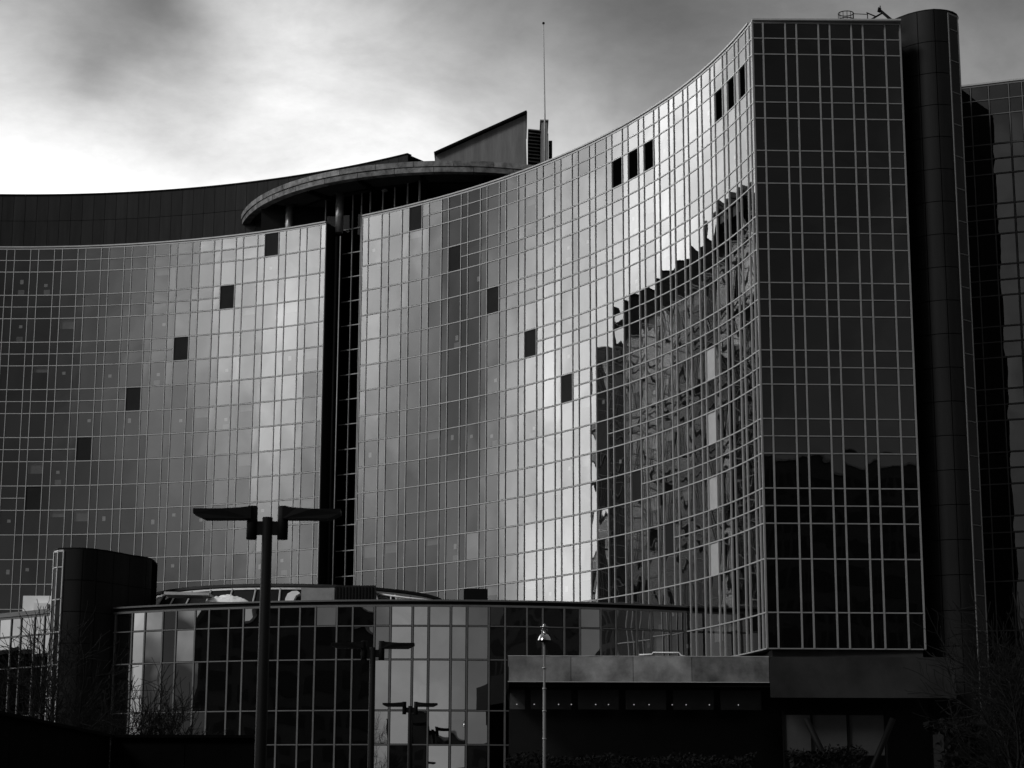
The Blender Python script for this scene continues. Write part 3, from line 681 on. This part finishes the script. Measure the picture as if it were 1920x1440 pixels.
MB().box(-.1, 19, 90, 90.1, 0, zb_+.1).build('rear_wall', 'winb', EC)
MB().tube([(5.5, 85.6, zt_+.12), (6.05, 85.6, zt_+.14), (6.1, 85.6, zt_+.22), (7.2, 85.6, zt_+.22), (7.3, 85.6, zt_+.1), (7.5, 85.6, zt_+.06)], .03, 8).build('handrail', 'white', EC)
# glazed bay with raking struts
GB = thing('entrance_screen', (13, 86.2, 0), 'pale lit glass entrance screen behind raking struts', 'glazing')
x = 11.75
for w_ in (1.18, 1.55, 1.6):
    MB().box(x, x+w_-.06, 86.2, 86.25, 2.7+EYE, 4.4+EYE).build('glass_panel', 'pale_bay', GB); x += w_
for x in (11.7, 12.92, 14.5, 16.1): MB().box(x-.03, x+.03, 86.1, 86.3, 0, 4.6+EYE).build('post', 'black', GB)
tag(MB().tube([(12.35, 84, 4.15+EYE), (14.1, 84, .4+EYE)], .13, 14).build('raking_strut', 'black'), 'black raking strut leaning right in front of the entrance screen', 'strut', 'raking struts')
tag(MB().tube([(16.0, 84, 4.15+EYE), (14.3, 84, .4+EYE)], .13, 14).build('raking_strut', 'black'), 'black raking strut leaning left in front of the entrance screen', 'strut', 'raking struts')

# ================================================================== STREET LAMPS
def lamp(x, y, label, rz=0):
    t = thing('street_lamp', (x, y, 0), label, 'street lamp', 'double headed street lamps in a row'); H = 6.19
    MB().tube([(x, y, 0), (x, y, 1.2), (x, y, H-.004), (x, y, H)], [.12, .095, .079, .07], 20).build('pole', 'black', t)
    MB().box(x-.2, x+.2, y-.035, y+.035, H-.27, H-.065).build('crossbar', 'black', t)
    for s in (-1, 1):
        MB().tube([(x+s*.235, y, H-.34), (x+s*.235, y, H-.335), (x+s*.235, y, H+.165), (x+s*.235, y, H+.17)], [.075, .082, .082, .075], 20).build('pivot', 'black', t)
        b = MB(); prof = [(.24, H+.155), (.24, H-.035), (.95, H-.035), (1.12, H+.045), (1.12, H+.115), (.7, H+.115), (.45, H+.135)]
        lo = [(x+s*u, y-.12-(0 if u < .5 else .03), z) for u, z in prof]; hi = [(x+s*u, y+.12+(0 if u < .5 else .03), z) for u, z in prof]
        b.v += lo+hi; n_ = len(prof); b.f += [tuple(range(n_)), tuple(range(2*n_-1, n_-1, -1))]+[(k, k+n_, (k+1) % n_+n_, (k+1) % n_) for k in range(n_)]; b.sm += [False]*(n_+2)
        h = b.build('lamp_head', 'black', t)
    return t
lamp(-3.73, 30, 'big black double headed street lamp nearest the camera')
lamp(-3.72, 53.5, 'middle sized black double headed street lamp in front of the podium glass')
lamp(-4.12, 81.8, 'smallest black double headed street lamp farthest away, low before the podium')
# heritage lantern
HL = thing('lantern_post', (1.0, 60, 0), 'slim heritage lamp post with a shiny bell shaped lantern', 'street lamp')
x, y = 1.0, 60
def zp(py): return EYE+math.tan(R(12.387)-math.atan((py-720)/3712))*60
MB().tube([(x, y, 0), (x, y, 2.2), (x, y, zp(1290)), (x, y, zp(1289)), (x, y, zp(1205))], [.075, .052, .048, .034, .03], 14).build('post', 'shaded_metal', HL)
for py in (1252, 1291, 1333, 1385): MB().tube([(x, y, zp(py)-.02), (x, y, zp(py)+.02)], .062, 12).build('collar', 'grey', HL)
MB().lathe(x, y, [(.01, zp(1169.5)), (.04, zp(1170.5)), (.045, zp(1172)), (.03, zp(1173.5)), (.125, zp(1174.5)), (.13, zp(1175.5)), (.05, zp(1177)), (.04, zp(1186)), (.07, zp(1188))], 20).build('finial', 'chrome', HL)
MB().lathe(x, y, [(.07, zp(1188)), (.13, zp(1190)), (.175, zp(1194)), (.205, zp(1199.5)), (.21, zp(1200.5))], 24).build('shade', 'chrome', HL)
MB().lathe(x, y, [(.21, zp(1200.7)), (.17, zp(1202.5)), (.08, zp(1204)), (.02, zp(1204.5))], 24).build('bowl', 'black', HL)
for s in (-1, 1): MB().tube([(x+s*.04, y, zp(1177)), (x+s*.09, y, zp(1181)), (x+s*.075, y, zp(1188))], .012, 6).build('bracket', 'chrome', HL)

# ================================================================== BOUNDARY WALL (black, lower left)
BW = thing('boundary_wall', (-8, 33, 0), 'black boundary wall of tall panels across the lower left corner', 'wall')
WT = 3.31
for k in range(8): MB().box(-8.1, -7.98, 24+2*k+.01, 26+2*k-.01, 0, WT-.06).build('panel', 'wallb', BW)
MB().box(-8.18, -7.9, 24, 40.1, WT-.055, WT).build('coping', 'wallb', BW)
for k in range(2): MB().box(-7.95+1.48*k, -6.49+1.48*k, 40.0, 40.12, 0, WT-.06).build('panel', 'wallb', BW)
MB().box(-7.9, -5.0, 39.9, 40.2, WT-.055, WT).build('coping', 'wallb', BW)

# ================================================================== TREES
def tree(x, y, h, spread, label, seed, levels=5, r0=.14, up=.5, group=None, droop=0.0, z0=0.0, fork=.32):
    rn = random.Random(seed); t = thing('bare_tree', (x, y, z0), label, 'tree', group)
    trunk = MB(); crown = MB()
    p0 = Vector((x, y, z0)); top = Vector((x+rn.uniform(-.2, .2), y+rn.uniform(-.2, .2), z0+h*fork))
    trunk.tube([p0, (p0+top)/2+Vector((rn.uniform(-.06, .06), 0, 0)), top], [r0, r0*.85, r0*.7], 10)
    def grow(p, d, ln, r, lv):
        pts = [p]; rr = [r]; q = p.copy(); dd = d.copy(); n_ = 4
        for k in range(n_):
            dd = (dd+Vector((rn.gauss(0, .16), rn.gauss(0, .16), rn.gauss(0, .12)+.06*up-droop))).normalized(); q = q+dd*ln/n_; pts.append(q.copy()); rr.append(max(.009, r*(1-.55*(k+1)/n_)))
            if lv > 0 and k >= 0:
                for _ in range(1 if rn.random() < .65 else 2):
                    ax = dd.cross(Vector((rn.gauss(0, 1), rn.gauss(0, 1), rn.gauss(0, 1)))).normalized()
                    nd_ = (Matrix.Rotation(R(rn.uniform(28, 58)), 3, ax) @ dd); nd_ = (nd_+Vector((0, 0, .22*up))).normalized()
                    grow(q, nd_, ln*rn.uniform(.5, .72), max(.004, rr[-1]*.68), lv-1)
        crown.tube(pts, rr, 5 if lv > 2 else 3, False)
        if lv > 0: grow(q, dd, ln*.7, rr[-1], lv-1)
    for k in range(6):
        a = 2*math.pi*k/6+rn.random(); d = Vector((math.cos(a)*spread, math.sin(a)*spread, 1)).normalized()
        grow(top-Vector((0, 0, rn.uniform(0, .25)*h*fork)), d, h*.27, r0*.5, levels-1)
    trunk.build('trunk', 'bark', t); crown.build('crown', 'bark', t); return t
tree(-13.6, 60, 9.0, .75, 'bare twiggy tree before the foot of the low stair tower', 5, 4, .12)
tree(-10.9, 62, 6.6, .6, 'small bare tree before the left bays of the podium glass', 9, 4, .07)
tree(12.9, 50, 8.6, .75, 'dark bare tree in the lower right corner', 14, 4, .13)
tree(15.6, 60, 7.4, .8, 'dark bare tree at the right edge beneath the stair tower', 23, 4, .12)
# pollarded tree at the right edge
v = thing('pollard_tree', (12.3, 47, 0), 'pollarded tree with knobbly upright shoots against the right wing', 'tree')
rn = random.Random(3); b = MB(); kb = MB()
for k in range(9):
    x0 = 12.05+.09*k+rn.uniform(-.02, .02); pts = [(12.25+.01*k, 47, 5.4)]
    for j in range(5): pts.append((x0+rn.uniform(-.03, .03)+(x0-12.3)*.1*j, 47+rn.uniform(-.15, .15), 5.8+j*.3+rn.uniform(-.05, .05)))
    hh = rn.randint(4, 6); b.tube(pts[:hh], [.03, .022, .018, .016, .014, .012][:hh], 5)
    e = pts[hh-1]; kb.lathe(e[0], e[1], [(.001, e[2]-.03), (.03, e[2]), (.001, e[2]+.035)], 8)
b.build('shoots', 'bark', v); kb.build('knobs', 'bark', v); MB().tube([(12.3, 47, 0), (12.25, 47, 5.5)], [.16, .09], 10).build('trunk', 'bark', v)
# hedges
def hedge(x0, x1, y0, y1, z0, z1, label, seed, n=2600, size=.09):
    rn = random.Random(seed); b = MB(); b.box(x0+.2, x1-.2, y0+.2, y1-.2, z0, z1-.25)
    for _ in range(n):
        x = rn.uniform(x0, x1); y = rn.uniform(y0, y1); z = z0+(z1-z0)*(1-rn.random()**2*.9)
        if rn.random() < .5: z = z1+rn.gauss(-.05, .1)+.08*math.sin(x*2.1)
        else: y = y0+rn.uniform(-.1, .15)
        u = Vector((rn.gauss(0, 1), rn.gauss(0, 1), rn.gauss(0, 1))).normalized()*size; w_ = u.cross(Vector((rn.gauss(0, 1), rn.gauss(0, 1), 1))).normalized()*size*.5
        c = Vector((x, y, z)); b.quad(c-u, c+w_, c+u, c-w_)
    return tag(b.build('hedge', 'leaf'), label, 'hedge')
hedge(-.2, 9.5, 78, 79.5, 0, 4.0, 'clipped hedge along the foot of the entrance recess', 1)
hedge(13.2, 22, 62, 64, 0, 4.6, 'tall dark evergreen hedge in the lower right corner', 2, 3500, .13)
hedge(10.5, 13.5, 76, 77.5, 0, 4.2, 'small shrub bed under the raking struts', 4, 1500)

# ================================================================== BUILDINGS ACROSS THE STREET (seen only in the mirror glass)
def block(x0, x1, y0, y1, h, label, nx, nz_, name='facing_building', m='far_wall', side='y1'):
    t = thing(name, ((x0+x1)/2, (y0+y1)/2, 0), label, 'building')
    MB().box(x0, x1, y0, y1, 0, h).build('wall', m, t)
    b = MB(); L_ = (x1-x0)
    for i in range(nx):
        for k in range(nz_):
            xa = x0+L_*(i+.2)/nx; xb = x0+L_*(i+.8)/nx; za = 1.2+(h-2)*(k+.15)/nz_; zc = 1.2+(h-2)*(k+.75)/nz_
            yy = y1 if side == 'y1' else y0
            b.box(xa, xb, yy, yy+.06 if side == 'y1' else yy-.06, za, zc)
    tag(b.build('windows', 'far_window', t), kind='stuff')
    b = MB().box(x0-.2, x1+.2, y0-.2, y1+.2, h, h+.25); b.build('parapet', 'concrete', t); return t
block(26.5, 70, -60, -40, 40.7, 'tall office block opposite, seen only mirrored in the end face glass', 26, 11)
t = block(-38, 38, -12, 12, 24, 'brick block opposite on the left, seen only mirrored in the podium glass', 22, 7)
t.location = (-72, -6, 0); t.rotation_euler = (0, 0, R(-42))
for c_ in t.children: c_.matrix_parent_inverse = Matrix()
block(-30, 26, -75, -62, 9.5, 'low terrace opposite, seen only mirrored at the bottom of the podium glass', 18, 3)
t = block(-12, 12, -8, 8, 13, 'low dark block to the far left, seen only mirrored in the podium strip', 10, 4, m='brick')
t.location = (-74, 104, 0); t.rotation_euler = (0, 0, R(-90))
for c_ in t.children: c_.matrix_parent_inverse = Matrix()
t = block(-52, 52, -8, 8, 26, 'plain block off to the right, seen only mirrored in the podium glass', 30, 8, side='y0')
t.location = (74, 22, 0); t.rotation_euler = (0, 0, R(-78))
for c_ in t.children: c_.matrix_parent_inverse = Matrix()
